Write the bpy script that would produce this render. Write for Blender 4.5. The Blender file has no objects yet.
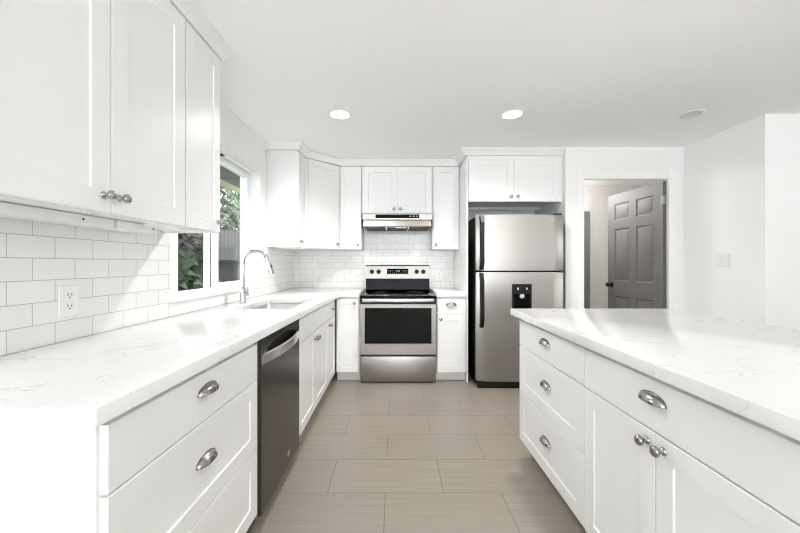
import bpy, bmesh, math, random
from mathutils import Vector, Matrix
PI = math.pi
S = bpy.context.scene
COL = S.collection

# ------------------------------------------------------------------ camera
cam = bpy.data.cameras.new('camera')
cam.sensor_width = 36
cam.lens = 343 * 36 / 800
cam.shift_x = 5 / 800
cam.shift_y = -2.5 / 800
cam.clip_start = 0.05
camo = bpy.data.objects.new('camera', cam)
COL.objects.link(camo)
camo.location = (0, 0, 1.19)
camo.rotation_euler = (PI / 2, 0, 0)
S.camera = camo

# ------------------------------------------------------------------ world, lights, exposure
S.view_settings.view_transform = 'Standard'
S.view_settings.look = 'None'
S.view_settings.gamma = 1
S.view_settings.use_curve_mapping = False
S.view_settings.exposure = 0.46
W = bpy.data.worlds.new('sky')
S.world = W
W.use_nodes = True
W.node_tree.nodes['Background'].inputs[0].default_value = (0.93, 0.97, 1.0, 1)
W.node_tree.nodes['Background'].inputs[1].default_value = 4.0
S.cycles.max_bounces = 12
S.cycles.diffuse_bounces = 8
S.cycles.transparent_max_bounces = 16
S.cycles.sample_clamp_indirect = 6
S.cycles.filter_width = 1.1
S.cycles.caustics_reflective = False
S.cycles.caustics_refractive = False


def area(name, loc, rot, sx, sy, power, color=(1, 1, 1), portal=False):
    l = bpy.data.lights.new(name, 'AREA')
    l.shape = 'RECTANGLE'
    l.size, l.size_y = sx, sy
    l.energy = power
    l.color = color
    l.cycles.is_portal = portal
    o = bpy.data.objects.new(name, l)
    COL.objects.link(o)
    o.location = loc
    o.rotation_euler = rot
    return o


# added daylight fills at unseen openings behind the camera and at the right
area('added_rear_fill', (0.9, -5.95, 1.15), (PI / 2, 0, 0), 1.3, 2.0, 7, (0.915, 0.965, 1.0))
area('added_right_fill', (6.05, -0.5, 1.45), (PI / 2, 0, PI / 2), 1.3, 1.0, 5, (0.915, 0.965, 1.0))
# added fill light, unseen, bounced off the ceiling behind the camera
area('added_ceiling_bounce', (0.4, -4.0, 0.9), (PI, 0, 0), 3.2, 3.6, 330, (0.915, 0.965, 1.0))


# ------------------------------------------------------------------ materials
def mat(name, color, rough=0.5, metal=0.0, spec=0.5, emit=None, estr=0.0, coat=0.0, aniso=0.0):
    m = bpy.data.materials.new(name)
    m.use_nodes = True
    b = m.node_tree.nodes['Principled BSDF']
    b.inputs['Base Color'].default_value = (*color, 1)
    b.inputs['Roughness'].default_value = rough
    b.inputs['Metallic'].default_value = metal
    b.inputs['Specular IOR Level'].default_value = spec
    b.inputs['Coat Weight'].default_value = coat
    b.inputs['Anisotropic'].default_value = aniso
    if emit:
        b.inputs['Emission Color'].default_value = (*emit, 1)
        b.inputs['Emission Strength'].default_value = estr
    return m


def nodes(m):
    nt = m.node_tree
    return nt, nt.nodes['Principled BSDF'], (lambda t: nt.nodes.new(t)), nt.links.new


def bump_noise(m, scale, strength, dist=0.001, stretch=None, coord='Object'):
    nt, b, N, L = nodes(m)
    tc = N('ShaderNodeTexCoord')
    mp = N('ShaderNodeMapping')
    if stretch:
        mp.inputs['Scale'].default_value = stretch
    no = N('ShaderNodeTexNoise')
    no.inputs['Scale'].default_value = scale
    no.inputs['Detail'].default_value = 3
    bp = N('ShaderNodeBump')
    bp.inputs['Strength'].default_value = strength
    bp.inputs['Distance'].default_value = dist
    L(tc.outputs[coord], mp.inputs[0])
    L(mp.outputs[0], no.inputs['Vector'])
    L(no.outputs['Fac'], bp.inputs['Height'])
    L(bp.outputs[0], b.inputs['Normal'])
    return no


M = {}
M['paint'] = mat('white_cabinet_paint', (0.81, 0.81, 0.808), 0.32)
M['wall'] = mat('white_wall_paint', (0.82, 0.82, 0.818), 0.7)
bump_noise(M['wall'], 260, 0.05)
M['ceiling'] = mat('white_ceiling_paint', (0.90, 0.90, 0.895), 0.85)
M['trim'] = mat('white_trim_paint', (0.84, 0.838, 0.83), 0.4)
M['vinyl'] = mat('white_vinyl', (0.86, 0.865, 0.87), 0.35)
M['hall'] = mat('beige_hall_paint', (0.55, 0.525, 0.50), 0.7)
M['nickel'] = mat('brushed_nickel', (0.40, 0.385, 0.37), 0.2, 1)
M['chrome'] = mat('polished_chrome', (0.52, 0.52, 0.53), 0.08, 1)
M['steel'] = mat('brushed_stainless', (0.39, 0.37, 0.35), 0.34, 1, aniso=0.5)
bump_noise(M['steel'], 40, 0.06, 0.0006, (0.6, 0.6, 45))
M['sinksteel'] = mat('sink_stainless', (0.66, 0.66, 0.66), 0.32, 1)
M['handle_steel'] = mat('polished_stainless', (0.80, 0.79, 0.78), 0.25, 1)
M['darksteel'] = mat('black_stainless', (0.125, 0.118, 0.110), 0.27, 1)
bump_noise(M['darksteel'], 40, 0.05, 0.0006, (45, 0.6, 0.6))
M['black'] = mat('black_enamel', (0.005, 0.005, 0.005), 0.4, spec=0.15)
M['blackplastic'] = mat('black_plastic', (0.008, 0.008, 0.008), 0.4, spec=0.25)
M['blackglass'] = mat('black_glass', (0.003, 0.003, 0.003), 0.05, spec=0.08)
M['ovenglass'] = mat('oven_window_glass', (0.003, 0.003, 0.003), 0.03, spec=0.12)
M['filter'] = mat('dark_mesh_filter', (0.03, 0.03, 0.03), 0.5, 0.6)
M['plate'] = mat('white_plastic_plate', (0.76, 0.755, 0.74), 0.35)
M['slot'] = mat('dark_slot', (0.02, 0.02, 0.02), 0.6)
M['grey'] = mat('grey_plastic', (0.45, 0.45, 0.46), 0.4)
M['lens_off'] = mat('frosted_lens', (0.62, 0.62, 0.61), 0.5)
M['lens_on'] = mat('lit_lens', (0.9, 0.9, 0.9), 0.5, emit=(1.0, 0.96, 0.9), estr=14)
M['doorgrey'] = mat('grey_door_paint', (0.125, 0.121, 0.117), 0.6)
M['hinge'] = mat('dull_steel_hinge', (0.22, 0.215, 0.21), 0.6)
M['bronze'] = mat('dark_bronze', (0.06, 0.05, 0.045), 0.3, 1)
M['led'] = mat('green_display', (0.02, 0.1, 0.06), 0.4, emit=(0.3, 1.0, 0.7), estr=0.8)
M['burner'] = mat('burner_print', (0.06, 0.06, 0.062), 0.12)
M['soffit'] = mat('grey_green_soffit', (0.10, 0.11, 0.09), 0.7)
M['fascia'] = mat('pale_yellow_fascia', (0.42, 0.42, 0.24), 0.6)
M['fence'] = mat('grey_fence_wood', (0.032, 0.030, 0.028), 0.8)
M['bin'] = mat('dark_grey_plastic', (0.012, 0.011, 0.010), 0.7)
M['soil'] = mat('dark_soil', (0.06, 0.05, 0.04), 0.95)
M['bark'] = mat('brown_bark', (0.09, 0.065, 0.045), 0.9)


def leafmat(name, c1, c2, rough=0.45):
    m = mat(name, c1, rough)
    nt, b, N, L = nodes(m)
    g = N('ShaderNodeNewGeometry')
    r = N('ShaderNodeValToRGB')
    r.color_ramp.elements[0].color = (*c1, 1)
    r.color_ramp.elements[1].color = (*c2, 1)
    L(g.outputs['Random Per Island'], r.inputs[0])
    L(r.outputs[0], b.inputs['Base Color'])
    return m


M['leaf_dark'] = leafmat('dark_glossy_leaf', (0.008, 0.018, 0.008), (0.065, 0.10, 0.05), 0.4)
M['leaf_light'] = leafmat('light_leaf', (0.03, 0.045, 0.025), (0.19, 0.24, 0.14), 0.5)


def glass_mat():
    m = bpy.data.materials.new('window_glass')
    m.use_nodes = True
    nt = m.node_tree
    nt.nodes.clear()
    N = nt.nodes.new
    o = N('ShaderNodeOutputMaterial')
    mx = N('ShaderNodeMixShader')
    t = N('ShaderNodeBsdfTransparent')
    g = N('ShaderNodeBsdfGlossy')
    t.inputs[0].default_value = (0.93, 0.96, 0.95, 1)
    g.inputs['Roughness'].default_value = 0.02
    f = N('ShaderNodeFresnel')
    f.inputs[0].default_value = 1.45
    ge = N('ShaderNodeNewGeometry')
    iv = N('ShaderNodeMath'); iv.operation = 'SUBTRACT'; iv.inputs[0].default_value = 1
    mu = N('ShaderNodeMath'); mu.operation = 'MULTIPLY'
    nt.links.new(ge.outputs['Backfacing'], iv.inputs[1])
    nt.links.new(iv.outputs[0], mu.inputs[0])
    nt.links.new(f.outputs[0], mu.inputs[1])
    nt.links.new(mu.outputs[0], mx.inputs[0])
    nt.links.new(t.outputs[0], mx.inputs[1])
    nt.links.new(g.outputs[0], mx.inputs[2])
    nt.links.new(mx.outputs[0], o.inputs[0])
    return m


M['glass'] = glass_mat()


def quartz_mat():
    m = mat('white_quartz', (0.80, 0.80, 0.79), 0.14)
    nt, b, N, L = nodes(m)
    g = N('ShaderNodeNewGeometry')

    def vein(scale, width, seed, mscale, mlo, mhi, dist):
        mp = N('ShaderNodeMapping')
        mp.inputs['Location'].default_value = (seed, seed * 0.7, 0)
        mp.inputs['Rotation'].default_value = (0, 0, 0.5)
        mp.inputs['Scale'].default_value = (1.0, 1.7, 1.0)
        L(g.outputs['Position'], mp.inputs[0])
        n = N('ShaderNodeTexNoise')
        n.inputs['Scale'].default_value = scale
        n.inputs['Detail'].default_value = 4
        n.inputs['Distortion'].default_value = dist
        L(mp.outputs[0], n.inputs['Vector'])
        s = N('ShaderNodeMath'); s.operation = 'SUBTRACT'
        s.inputs[1].default_value = 0.5
        L(n.outputs['Fac'], s.inputs[0])
        a = N('ShaderNodeMath'); a.operation = 'ABSOLUTE'
        L(s.outputs[0], a.inputs[0])
        r = N('ShaderNodeMapRange')
        r.inputs['From Min'].default_value = 0.0
        r.inputs['From Max'].default_value = width
        r.inputs['To Min'].default_value = 1.0
        r.inputs['To Max'].default_value = 0.0
        L(a.outputs[0], r.inputs['Value'])
        n2 = N('ShaderNodeTexNoise')
        n2.inputs['Scale'].default_value = mscale
        n2.inputs['Detail'].default_value = 2
        L(mp.outputs[0], n2.inputs['Vector'])
        r2 = N('ShaderNodeMapRange')
        r2.inputs['From Min'].default_value = mlo
        r2.inputs['From Max'].default_value = mhi
        L(n2.outputs['Fac'], r2.inputs['Value'])
        mu = N('ShaderNodeMath'); mu.operation = 'MULTIPLY'
        L(r.outputs[0], mu.inputs[0])
        L(r2.outputs[0], mu.inputs[1])
        return mu.outputs[0]
    v1 = vein(4.5, 0.012, 3.1, 5.0, 0.50, 0.66, 0.7)
    v2 = vein(11.0, 0.014, 9.3, 9.0, 0.54, 0.68, 0.5)
    ad = N('ShaderNodeMath'); ad.operation = 'MAXIMUM'
    L(v1, ad.inputs[0]); L(v2, ad.inputs[1])
    sc = N('ShaderNodeMath'); sc.operation = 'MULTIPLY'; sc.inputs[1].default_value = 0.6
    L(ad.outputs[0], sc.inputs[0])
    cl = N('ShaderNodeTexNoise'); cl.inputs['Scale'].default_value = 3.0
    L(g.outputs['Position'], cl.inputs['Vector'])
    mx0 = N('ShaderNodeMix'); mx0.data_type = 'RGBA'
    mx0.inputs[6].default_value = (0.79, 0.79, 0.785, 1)
    mx0.inputs[7].default_value = (0.72, 0.72, 0.715, 1)
    L(cl.outputs['Fac'], mx0.inputs[0])
    mx = N('ShaderNodeMix'); mx.data_type = 'RGBA'
    mx.inputs[7].default_value = (0.26, 0.25, 0.235, 1)
    L(sc.outputs[0], mx.inputs[0])
    L(mx0.outputs[2], mx.inputs[6])
    L(mx.outputs[2], b.inputs['Base Color'])
    return m


M['quartz'] = quartz_mat()


def brick_mat(name, uaxis, vaxis, uoff, voff, bw, rh, mortar, c1, c2, cm, rough, bump, streak=False, wavy=0.0):
    m = mat(name, c1, rough)
    nt, b, N, L = nodes(m)
    g = N('ShaderNodeNewGeometry')
    sp = N('ShaderNodeSeparateXYZ')
    L(g.outputs['Position'], sp.inputs[0])
    cb = N('ShaderNodeCombineXYZ')
    for ax, off, k in ((uaxis, uoff + 40 * bw, 0), (vaxis, voff + 40 * rh, 1)):
        a = N('ShaderNodeMath'); a.operation = 'ADD'
        a.inputs[1].default_value = off
        L(sp.outputs[ax], a.inputs[0])
        L(a.outputs[0], cb.inputs[k])
    br = N('ShaderNodeTexBrick')
    br.offset = 0.5
    br.offset_frequency = 2
    br.squash = 1
    br.inputs['Color1'].default_value = (*c1, 1)
    br.inputs['Color2'].default_value = (*c2, 1)
    br.inputs['Mortar'].default_value = (*cm, 1)
    br.inputs['Scale'].default_value = 1
    br.inputs['Mortar Size'].default_value = mortar
    br.inputs['Mortar Smooth'].default_value = 0.2
    br.inputs['Bias'].default_value = 0
    br.inputs['Brick Width'].default_value = bw
    br.inputs['Row Height'].default_value = rh
    L(cb.outputs[0], br.inputs['Vector'])
    colr = br.outputs['Color']
    h = N('ShaderNodeMath'); h.operation = 'SUBTRACT'; h.inputs[0].default_value = 1
    L(br.outputs['Fac'], h.inputs[1])
    hh = h.outputs[0]
    if streak:
        mp = N('ShaderNodeMapping')
        mp.inputs['Scale'].default_value = (1.2, 42, 1)
        L(cb.outputs[0], mp.inputs[0])
        n = N('ShaderNodeTexNoise')
        n.inputs['Scale'].default_value = 2.2
        n.inputs['Detail'].default_value = 5
        n.inputs['Roughness'].default_value = 0.65
        L(mp.outputs[0], n.inputs['Vector'])
        r = N('ShaderNodeMapRange')
        r.inputs['From Min'].default_value = 0.25
        r.inputs['From Max'].default_value = 0.75
        r.inputs['To Min'].default_value = 0.84
        r.inputs['To Max'].default_value = 1.16
        L(n.outputs['Fac'], r.inputs['Value'])
        mx = N('ShaderNodeMix'); mx.data_type = 'RGBA'; mx.blend_type = 'MULTIPLY'
        mx.inputs[0].default_value = 1
        L(colr, mx.inputs[6]); L(r.outputs[0], mx.inputs[7])
        colr = mx.outputs[2]
    if wavy:
        n = N('ShaderNodeTexNoise')
        n.inputs['Scale'].default_value = 14
        n.inputs['Detail'].default_value = 1
        L(cb.outputs[0], n.inputs['Vector'])
        ml = N('ShaderNodeMath'); ml.operation = 'MULTIPLY'; ml.inputs[1].default_value = wavy
        L(n.outputs['Fac'], ml.inputs[0])
        ad = N('ShaderNodeMath'); ad.operation = 'ADD'
        L(hh, ad.inputs[0]); L(ml.outputs[0], ad.inputs[1])
        hh = ad.outputs[0]
    L(colr, b.inputs['Base Color'])
    bp = N('ShaderNodeBump')
    bp.inputs['Strength'].default_value = bump
    bp.inputs['Distance'].default_value = 0.0015
    L(hh, bp.inputs['Height'])
    L(bp.outputs[0], b.inputs['Normal'])
    return m


TILE = ((0.77, 0.77, 0.76), (0.735, 0.735, 0.725), (0.46, 0.455, 0.44))
M['tile_left'] = brick_mat('white_subway_tile_side', 1, 2, -1.083 + 0.0775, -0.903, 0.155, 0.0768, 0.0016, *TILE, 0.12, 0.35, wavy=0.5)
M['tile_back'] = brick_mat('white_subway_tile_back', 0, 2, 0.536 + 0.0775, -0.903, 0.155, 0.0768, 0.0016, *TILE, 0.12, 0.35, wavy=0.5)
M['floor'] = brick_mat('taupe_floor_tile', 0, 1, 0.05, -1.783, 0.603, 0.304, 0.0022, (0.285, 0.250, 0.208), (0.268, 0.235, 0.196),
                       (0.15, 0.125, 0.10), 0.36, 0.3, streak=True)


# ------------------------------------------------------------------ mesh helpers
def box(bm, x0, x1, y0, y1, z0, z1, bev=0.0, seg=1):
    vs = [bm.verts.new((x, y, z)) for x in (x0, x1) for y in (y0, y1) for z in (z0, z1)]
    fs = [(0, 1, 3, 2), (4, 6, 7, 5), (0, 4, 5, 1), (2, 3, 7, 6), (0, 2, 6, 4), (1, 5, 7, 3)]
    faces = [bm.faces.new([vs[i] for i in f]) for f in fs]
    if bev:
        es = list({e for f in faces for e in f.edges})
        bmesh.ops.bevel(bm, geom=es, offset=bev, segments=seg, affect='EDGES', profile=0.5)
    return bm


def bx(*a, **k):
    return box(bmesh.new(), *a, **k)


def lathe(bm, prof, seg=24, mtx=None, close=True):
    """prof: (r, z) list, spun about z; mtx places it"""
    mtx = mtx or Matrix.Identity(4)
    rings = []
    for r, z in prof:
        if r < 1e-6:
            rings.append([bm.verts.new(mtx @ Vector((0, 0, z)))])
        else:
            rings.append([bm.verts.new(mtx @ Vector((r * math.cos(2 * PI * i / seg), r * math.sin(2 * PI * i / seg), z))) for i in range(seg)])
    for a, b in zip(rings, rings[1:]):
        for i in range(seg):
            j = (i + 1) % seg
            if len(a) == 1 and len(b) == 1:
                continue
            if len(a) == 1:
                bm.faces.new((a[0], b[i], b[j]))
            elif len(b) == 1:
                bm.faces.new((a[i], a[j], b[0]))
            else:
                bm.faces.new((a[i], a[j], b[j], b[i]))
    return bm


def tube(bm, pts, rad, seg=12, caps=True):
    """round tube along pts; rad a number or a list"""
    pts = [Vector(p) for p in pts]
    if not isinstance(rad, (list, tuple)):
        rad = [rad] * len(pts)
    up = None
    rings = []
    for i, p in enumerate(pts):
        a = pts[max(i - 1, 0)]
        b = pts[min(i + 1, len(pts) - 1)]
        t = (b - a).normalized()
        if up is None:
            up = Vector((0, 0, 1)) if abs(t.z) < 0.9 else Vector((0, 1, 0))
        s = t.cross(up).normalized()
        up = s.cross(t).normalized()
        rings.append([bm.verts.new(p + rad[i] * (math.cos(2 * PI * k / seg) * s + math.sin(2 * PI * k / seg) * up)) for k in range(seg)])
    for a, b in zip(rings, rings[1:]):
        for i in range(seg):
            j = (i + 1) % seg
            bm.faces.new((a[i], a[j], b[j], b[i]))
    if caps:
        bm.faces.new(rings[0][::-1])
        bm.faces.new(rings[-1])
    return bm


def prism(bm, poly, axis, a0, a1):
    """extrude a 2-D polygon along axis ('x': poly=(y,z), 'y': (x,z), 'z': (x,y))"""
    def P(u, v, w):
        return {'x': (w, u, v), 'y': (u, w, v), 'z': (u, v, w)}[axis]
    A = [bm.verts.new(P(u, v, a0)) for u, v in poly]
    B = [bm.verts.new(P(u, v, a1)) for u, v in poly]
    n = len(poly)
    bm.faces.new(A[::-1])
    bm.faces.new(B)
    for i in range(n):
        j = (i + 1) % n
        bm.faces.new((A[i], A[j], B[j], B[i]))
    return bm


def sweep(bm, path, prof, closed_ends=True):
    """profile (out, z) swept along a plan path [(x, y)] with mitred corners; 'out' is to the right of travel"""
    n = len(path)
    P = [Vector((p[0], p[1])) for p in path]
    rings = []
    for i in range(n):
        d0 = (P[i] - P[i - 1]).normalized() if i else None
        d1 = (P[i + 1] - P[i]).normalized() if i < n - 1 else None
        n0 = Vector((d0.y, -d0.x)) if d0 else None
        n1 = Vector((d1.y, -d1.x)) if d1 else None
        if n0 is None:
            mv = n1
        elif n1 is None:
            mv = n0
        else:
            s = (n0 + n1).normalized()
            mv = s / max(0.2, s.dot(n0))
        rings.append([bm.verts.new((P[i].x + mv.x * o, P[i].y + mv.y * o, z)) for o, z in prof])
    m = len(prof)
    for a, b in zip(rings, rings[1:]):
        for i in range(m):
            j = (i + 1) % m
            bm.faces.new((a[i], b[i], b[j], a[j]))
    if closed_ends:
        bm.faces.new(rings[0])
        bm.faces.new(rings[-1][::-1])
    return bm


def link_mesh(name, me, m=None, parent=None):
    o = bpy.data.objects.new(name, me)
    COL.objects.link(o)
    if m is not None and not me.materials:
        me.materials.append(m)
    if parent is not None:
        o.parent = parent
    return o


def obj(name, bm, m, parent=None, smooth=35):
    bmesh.ops.recalc_face_normals(bm, faces=bm.faces)
    me = bpy.data.meshes.new(name)
    bm.to_mesh(me)
    bm.free()
    for p in me.polygons:
        p.use_smooth = True
    me.set_sharp_from_angle(angle=math.radians(smooth))
    return link_mesh(name, me, m, parent)


def tag(o, label, cat, group=None, kind=None):
    o['label'] = label
    o['category'] = cat
    if group:
        o['group'] = group
    if kind:
        o['kind'] = kind
    return o


def thing(name, label, cat, loc=(0, 0, 0), rotz=0, group=None):
    o = bpy.data.objects.new(name, None)
    COL.objects.link(o)
    o.location = loc
    o.rotation_euler = (0, 0, rotz)
    o.empty_display_size = 0.1
    return tag(o, label, cat, group)


def struct(name, bm, m, parent=None, smooth=35):
    o = obj(name, bm, m, parent, smooth)
    if parent is None:
        o['kind'] = 'structure'
    return o


def wall_with_hole(axis, c0, c1, u0, u1, z0, z1, holes):
    """slab between c0..c1 on axis ('x' or 'y'), spanning u0..u1 and z0..z1, with rectangular holes (ua,ub,za,zb)"""
    us = sorted({u0, u1, *[h[0] for h in holes], *[h[1] for h in holes]})
    zs = sorted({z0, z1, *[h[2] for h in holes], *[h[3] for h in holes]})
    bm = bmesh.new()
    V = {}

    def v(u, z):
        if (u, z) not in V:
            V[(u, z)] = bm.verts.new((c0, u, z) if axis == 'x' else (u, c0, z))
        return V[(u, z)]
    for i in range(len(us) - 1):
        for k in range(len(zs) - 1):
            cu, cz = (us[i] + us[i + 1]) / 2, (zs[k] + zs[k + 1]) / 2
            if any(h[0] < cu < h[1] and h[2] < cz < h[3] for h in holes):
                continue
            bm.faces.new((v(us[i], zs[k]), v(us[i + 1], zs[k]), v(us[i + 1], zs[k + 1]), v(us[i], zs[k + 1])))
    r = bmesh.ops.extrude_face_region(bm, geom=bm.faces[:])
    d = c1 - c0
    for e in r['geom']:
        if isinstance(e, bmesh.types.BMVert):
            if axis == 'x':
                e.co.x += d
            else:
                e.co.y += d
    return bm


# ------------------------------------------------------------------ the room
WL, WB, CEIL = -1.235, 4.16, 2.35          # left wall, back wall, ceiling
WO = -1.42                                  # outer face of the left wall
WIN = (1.952, 3.14, 0.985, 2.035)           # window opening y0 y1 z0 z1
DW_Y, DW_T = 3.40, 0.05                     # wall holding the doorway
DOOR = (1.868, 2.737, 0.0, 2.038)
NX = 1.69                                   # right side of the fridge niche
RX, FY = 2.86, 2.65                         # right wall plane, wall facing the camera at far right
HB = 5.05                                   # hall end wall

struct('floor', bx(-1.42, 6.2, -6.1, 5.2, -0.06, 0), M['floor'])
struct('ceiling', bx(-1.42, 6.2, -6.1, 5.2, CEIL, CEIL + 0.08), M['ceiling'])
struct('wall_left', wall_with_hole('x', WL, WO, -6.1, 4.28, 0, CEIL, [WIN]), M['wall'])
struct('wall_back', bx(WL, NX + 0.1, WB, WB + 0.12, 0, CEIL), M['wall'])
struct('wall_niche', bx(NX, NX + 0.1, DW_Y + DW_T, WB, 0, CEIL), M['wall'])
struct('wall_doorway', wall_with_hole('y', DW_Y, DW_Y + DW_T, NX, RX, 0, CEIL, [DOOR]), M['wall'])
struct('wall_right', bx(RX, RX + 0.12, FY + 0.12, DW_Y + DW_T, 0, CEIL), M['wall'])
struct('wall_front', bx(RX, 6.2, FY, FY + 0.12, 0, CEIL), M['wall'])
struct('wall_far_right', wall_with_hole('x', 6.1, 6.2, -6.1, FY, 0, CEIL, [(-1.2, 0.2, 0.9, 2.0)]), M['wall'])  # opening added out of view to let daylight in from the right
struct('wall_rear', wall_with_hole('y', -6.0, -6.1, WL, 6.1, 0, CEIL, [(0.2, 1.6, 0.1, 2.2)]), M['wall'])  # rear opening added out of view, sized for the light it admits
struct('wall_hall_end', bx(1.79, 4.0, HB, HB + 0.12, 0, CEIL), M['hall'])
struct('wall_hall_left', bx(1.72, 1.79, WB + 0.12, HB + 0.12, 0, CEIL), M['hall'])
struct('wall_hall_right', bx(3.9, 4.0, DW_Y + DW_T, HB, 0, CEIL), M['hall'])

# tile backsplash
tl = bmesh.new()
box(tl, WL, WL + 0.008, 0.70, 1.868, 0.903, 1.353)
box(tl, WL, WL + 0.008, 1.868, WIN[1] + 0.06, 0.903, 0.9785)
box(tl, WL, WL + 0.008, WIN[1] + 0.06, WB, 0.903, 1.353)
struct('trim_1', tl, M['tile_left'])
tb = bmesh.new()
box(tb, WL + 0.008, -0.375, WB - 0.008, WB, 0.903, 1.353)
box(tb, -0.375, 0.42, WB - 0.008, WB, 0.86, 1.60)
box(tb, 0.42, 0.7195, WB - 0.008, WB, 0.903, 1.353)
struct('trim_2', tb, M['tile_back'])

# door casing and jamb
cs = bmesh.new()
cw = 0.07
for sx in (DOOR[0] - cw + 0.004, 2.712):
    box(cs, sx, sx + cw, DW_Y - 0.008, DW_Y, 0, DOOR[3] + cw, 0.003)
box(cs, DOOR[0] + 0.004, 2.712, DW_Y - 0.008, DW_Y, DOOR[3] - 0.004, DOOR[3] + cw, 0.003)
jt = 0.006
box(cs, DOOR[0], DOOR[0] + jt, DW_Y, DW_Y + DW_T, 0, DOOR[3])
box(cs, DOOR[0] + jt, DOOR[1], DW_Y, DW_Y + DW_T, DOOR[3] - jt, DOOR[3])
struct('trim_3', cs, M['trim'])
# baseboards in view through the aisle are hidden; keep the ones a side step would show
bb = bmesh.new()
box(bb, RX - 0.012, RX, FY, DW_Y, 0, 0.09, 0.002)
struct('baseboard_right', bb, M['trim'])
struct('baseboard_front', bx(RX - 0.012, 6.1, FY - 0.012, FY, 0, 0.09, bev=0.002), M['trim'])


# six-panel door leaf: local x from hinge (0) to free edge (w), front at y=0 facing -y
def panel_door_bm(w, h, t):
    bm = bmesh.new()
    st, mid = 0.115, 0.10
    pw = (w - 2 * st - mid) / 2
    cols = [(st, st + pw), (st + pw + mid, w - st)]
    rows = [(0.24, 0.80), (0.98, 1.60), (1.705, 1.90)]
    holes = [(a, b, c, d) for a, b in cols for c, d in rows]
    us = sorted({0, w, *[q for hh in holes for q in hh[:2]]})
    zs = sorted({0, h, *[q for hh in holes for q in hh[2:]]})
    for y, sgn in ((0.0, 1), (t, -1)):
        for i in range(len(us) - 1):
            for k in range(len(zs) - 1):
                a, b, c, d = us[i], us[i + 1], zs[k], zs[k + 1]
                hit = any(hh[0] < (a + b) / 2 < hh[1] and hh[2] < (c + d) / 2 < hh[3] for hh in holes)

                def q(m, dep):
                    return [bm.verts.new(p) for p in ((a + m, y + sgn * dep, c + m), (b - m, y + sgn * dep, c + m), (b - m, y + sgn * dep, d - m), (a + m, y + sgn * dep, d - m))]
                if not hit:
                    bm.faces.new(q(0, 0))
                else:
                    lv = [q(0, 0), q(0.010, 0.009), q(0.022, 0.010), q(0.042, 0.003)]
                    for A, B in zip(lv, lv[1:]):
                        for m in range(4):
                            n = (m + 1) % 4
                            bm.faces.new((A[m], A[n], B[n], B[m]))
                    bm.faces.new(lv[-1])
    for x in (0, w):
        bm.faces.new([bm.verts.new(p) for p in ((x, 0, 0), (x, t, 0), (x, t, h), (x, 0, h))])
    for z in (0, h):
        bm.faces.new([bm.verts.new(p) for p in ((0, 0, z), (w, 0, z), (w, t, z), (0, t, z))])
    bmesh.ops.remove_doubles(bm, verts=bm.verts, dist=1e-5)
    return bm


def door_knob_bm():
    bm = bmesh.new()
    mt = Matrix.Rotation(PI / 2, 4, 'X')
    lathe(bm, [(0, 0), (0.032, 0), (0.032, 0.006), (0.012, 0.010), (0.011, 0.028), (0.022, 0.036), (0.028, 0.05), (0.024, 0.062), (0.0, 0.068)], 20, mt)
    return bm


hinge = Vector((2.738, 3.463))
free = Vector((2.678, 4.262))
ang = math.atan2(free.y - hinge.y, free.x - hinge.x)
dl = obj('door_1', panel_door_bm(0.80, 2.018, 0.035), M['doorgrey'], smooth=20)
dl['kind'] = 'structure'
dl.location = (hinge.x, hinge.y, 0.008)
dl.rotation_euler = (0, 0, ang)
# local -y of the leaf must face the camera side (-x): check by angle, flip if needed
kn = obj('door_knob', door_knob_bm(), M['bronze'], dl)
kn.location = (0.735, 0.035, 0.93)
kn.rotation_euler = (0, 0, PI)
kn2 = link_mesh('door_knob', kn.data, None, dl)
kn2.location = (0.735, 0, 0.93)
hm = None
for hz in (0.20, 1.83):
    h_ = bmesh.new()
    tube(h_, [(-0.012, 0.026, hz - 0.045), (-0.012, 0.026, hz + 0.045)], 0.007, 8)
    box(h_, -0.012, 0.03, 0.0352, 0.037, hz - 0.044, hz + 0.044)
    box(h_, -0.003, 0.0, 0.004, 0.035, hz - 0.044, hz + 0.044)
    obj('hinge', h_, M['hinge'], dl)
# second grey door at the end of the hall
d2 = obj('door_2', panel_door_bm(0.80, 1.96, 0.035), M['doorgrey'], smooth=20)
d2['kind'] = 'structure'
d2.location = (2.05, HB - 0.037, 0.0)
c2 = bmesh.new()
box(c2, 2.855, 2.91, HB - 0.016, HB, 0, 2.03, 0.003)
box(c2, 1.95, 2.01, HB - 0.016, HB, 0, 2.03, 0.003)
box(c2, 2.01, 2.855, HB - 0.016, HB, 1.965, 2.03, 0.003)
struct('trim_4', c2, M['hall'])

# ------------------------------------------------------------------ sink window
GX = -1.365
w1 = bmesh.new()
y0, y1, z0, z1 = WIN
fx0, fx1 = GX - 0.03, GX + 0.03
box(w1, fx0, fx1, y0, y0 + 0.085, z0, z1, 0.003)
box(w1, fx0, fx1, y1 - 0.034, y1, z0, z1, 0.003)
box(w1, fx0, fx1, y0 + 0.085, y1 - 0.034, z0, z0 + 0.03, 0.003)
box(w1, fx0, fx1, y0 + 0.085, y1 - 0.034, z1 - 0.05, z1, 0.003)
win = struct('window_1', w1, M['vinyl'])
ws = bmesh.new()                                    # sliding sash, right half
box(ws, GX - 0.005, GX + 0.028, 2.55, 2.60, z0 + 0.03, z1 - 0.05, 0.003)
box(ws, GX - 0.005, GX + 0.028, 3.095, 3.108, z0 + 0.03, z1 - 0.05, 0.003)
box(ws, GX - 0.005, GX + 0.028, 2.60, 3.095, z0 + 0.03, z0 + 0.062, 0.003)
box(ws, GX - 0.005, GX + 0.028, 2.60, 3.095, z1 - 0.072, z1 - 0.05, 0.003)
box(ws, GX + 0.028, GX + 0.036, 2.565, 2.585, 1.45, 1.53, 0.003)
obj('sliding_sash', ws, M['vinyl'], win)
wf = bmesh.new()                                    # fixed half stile
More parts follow.
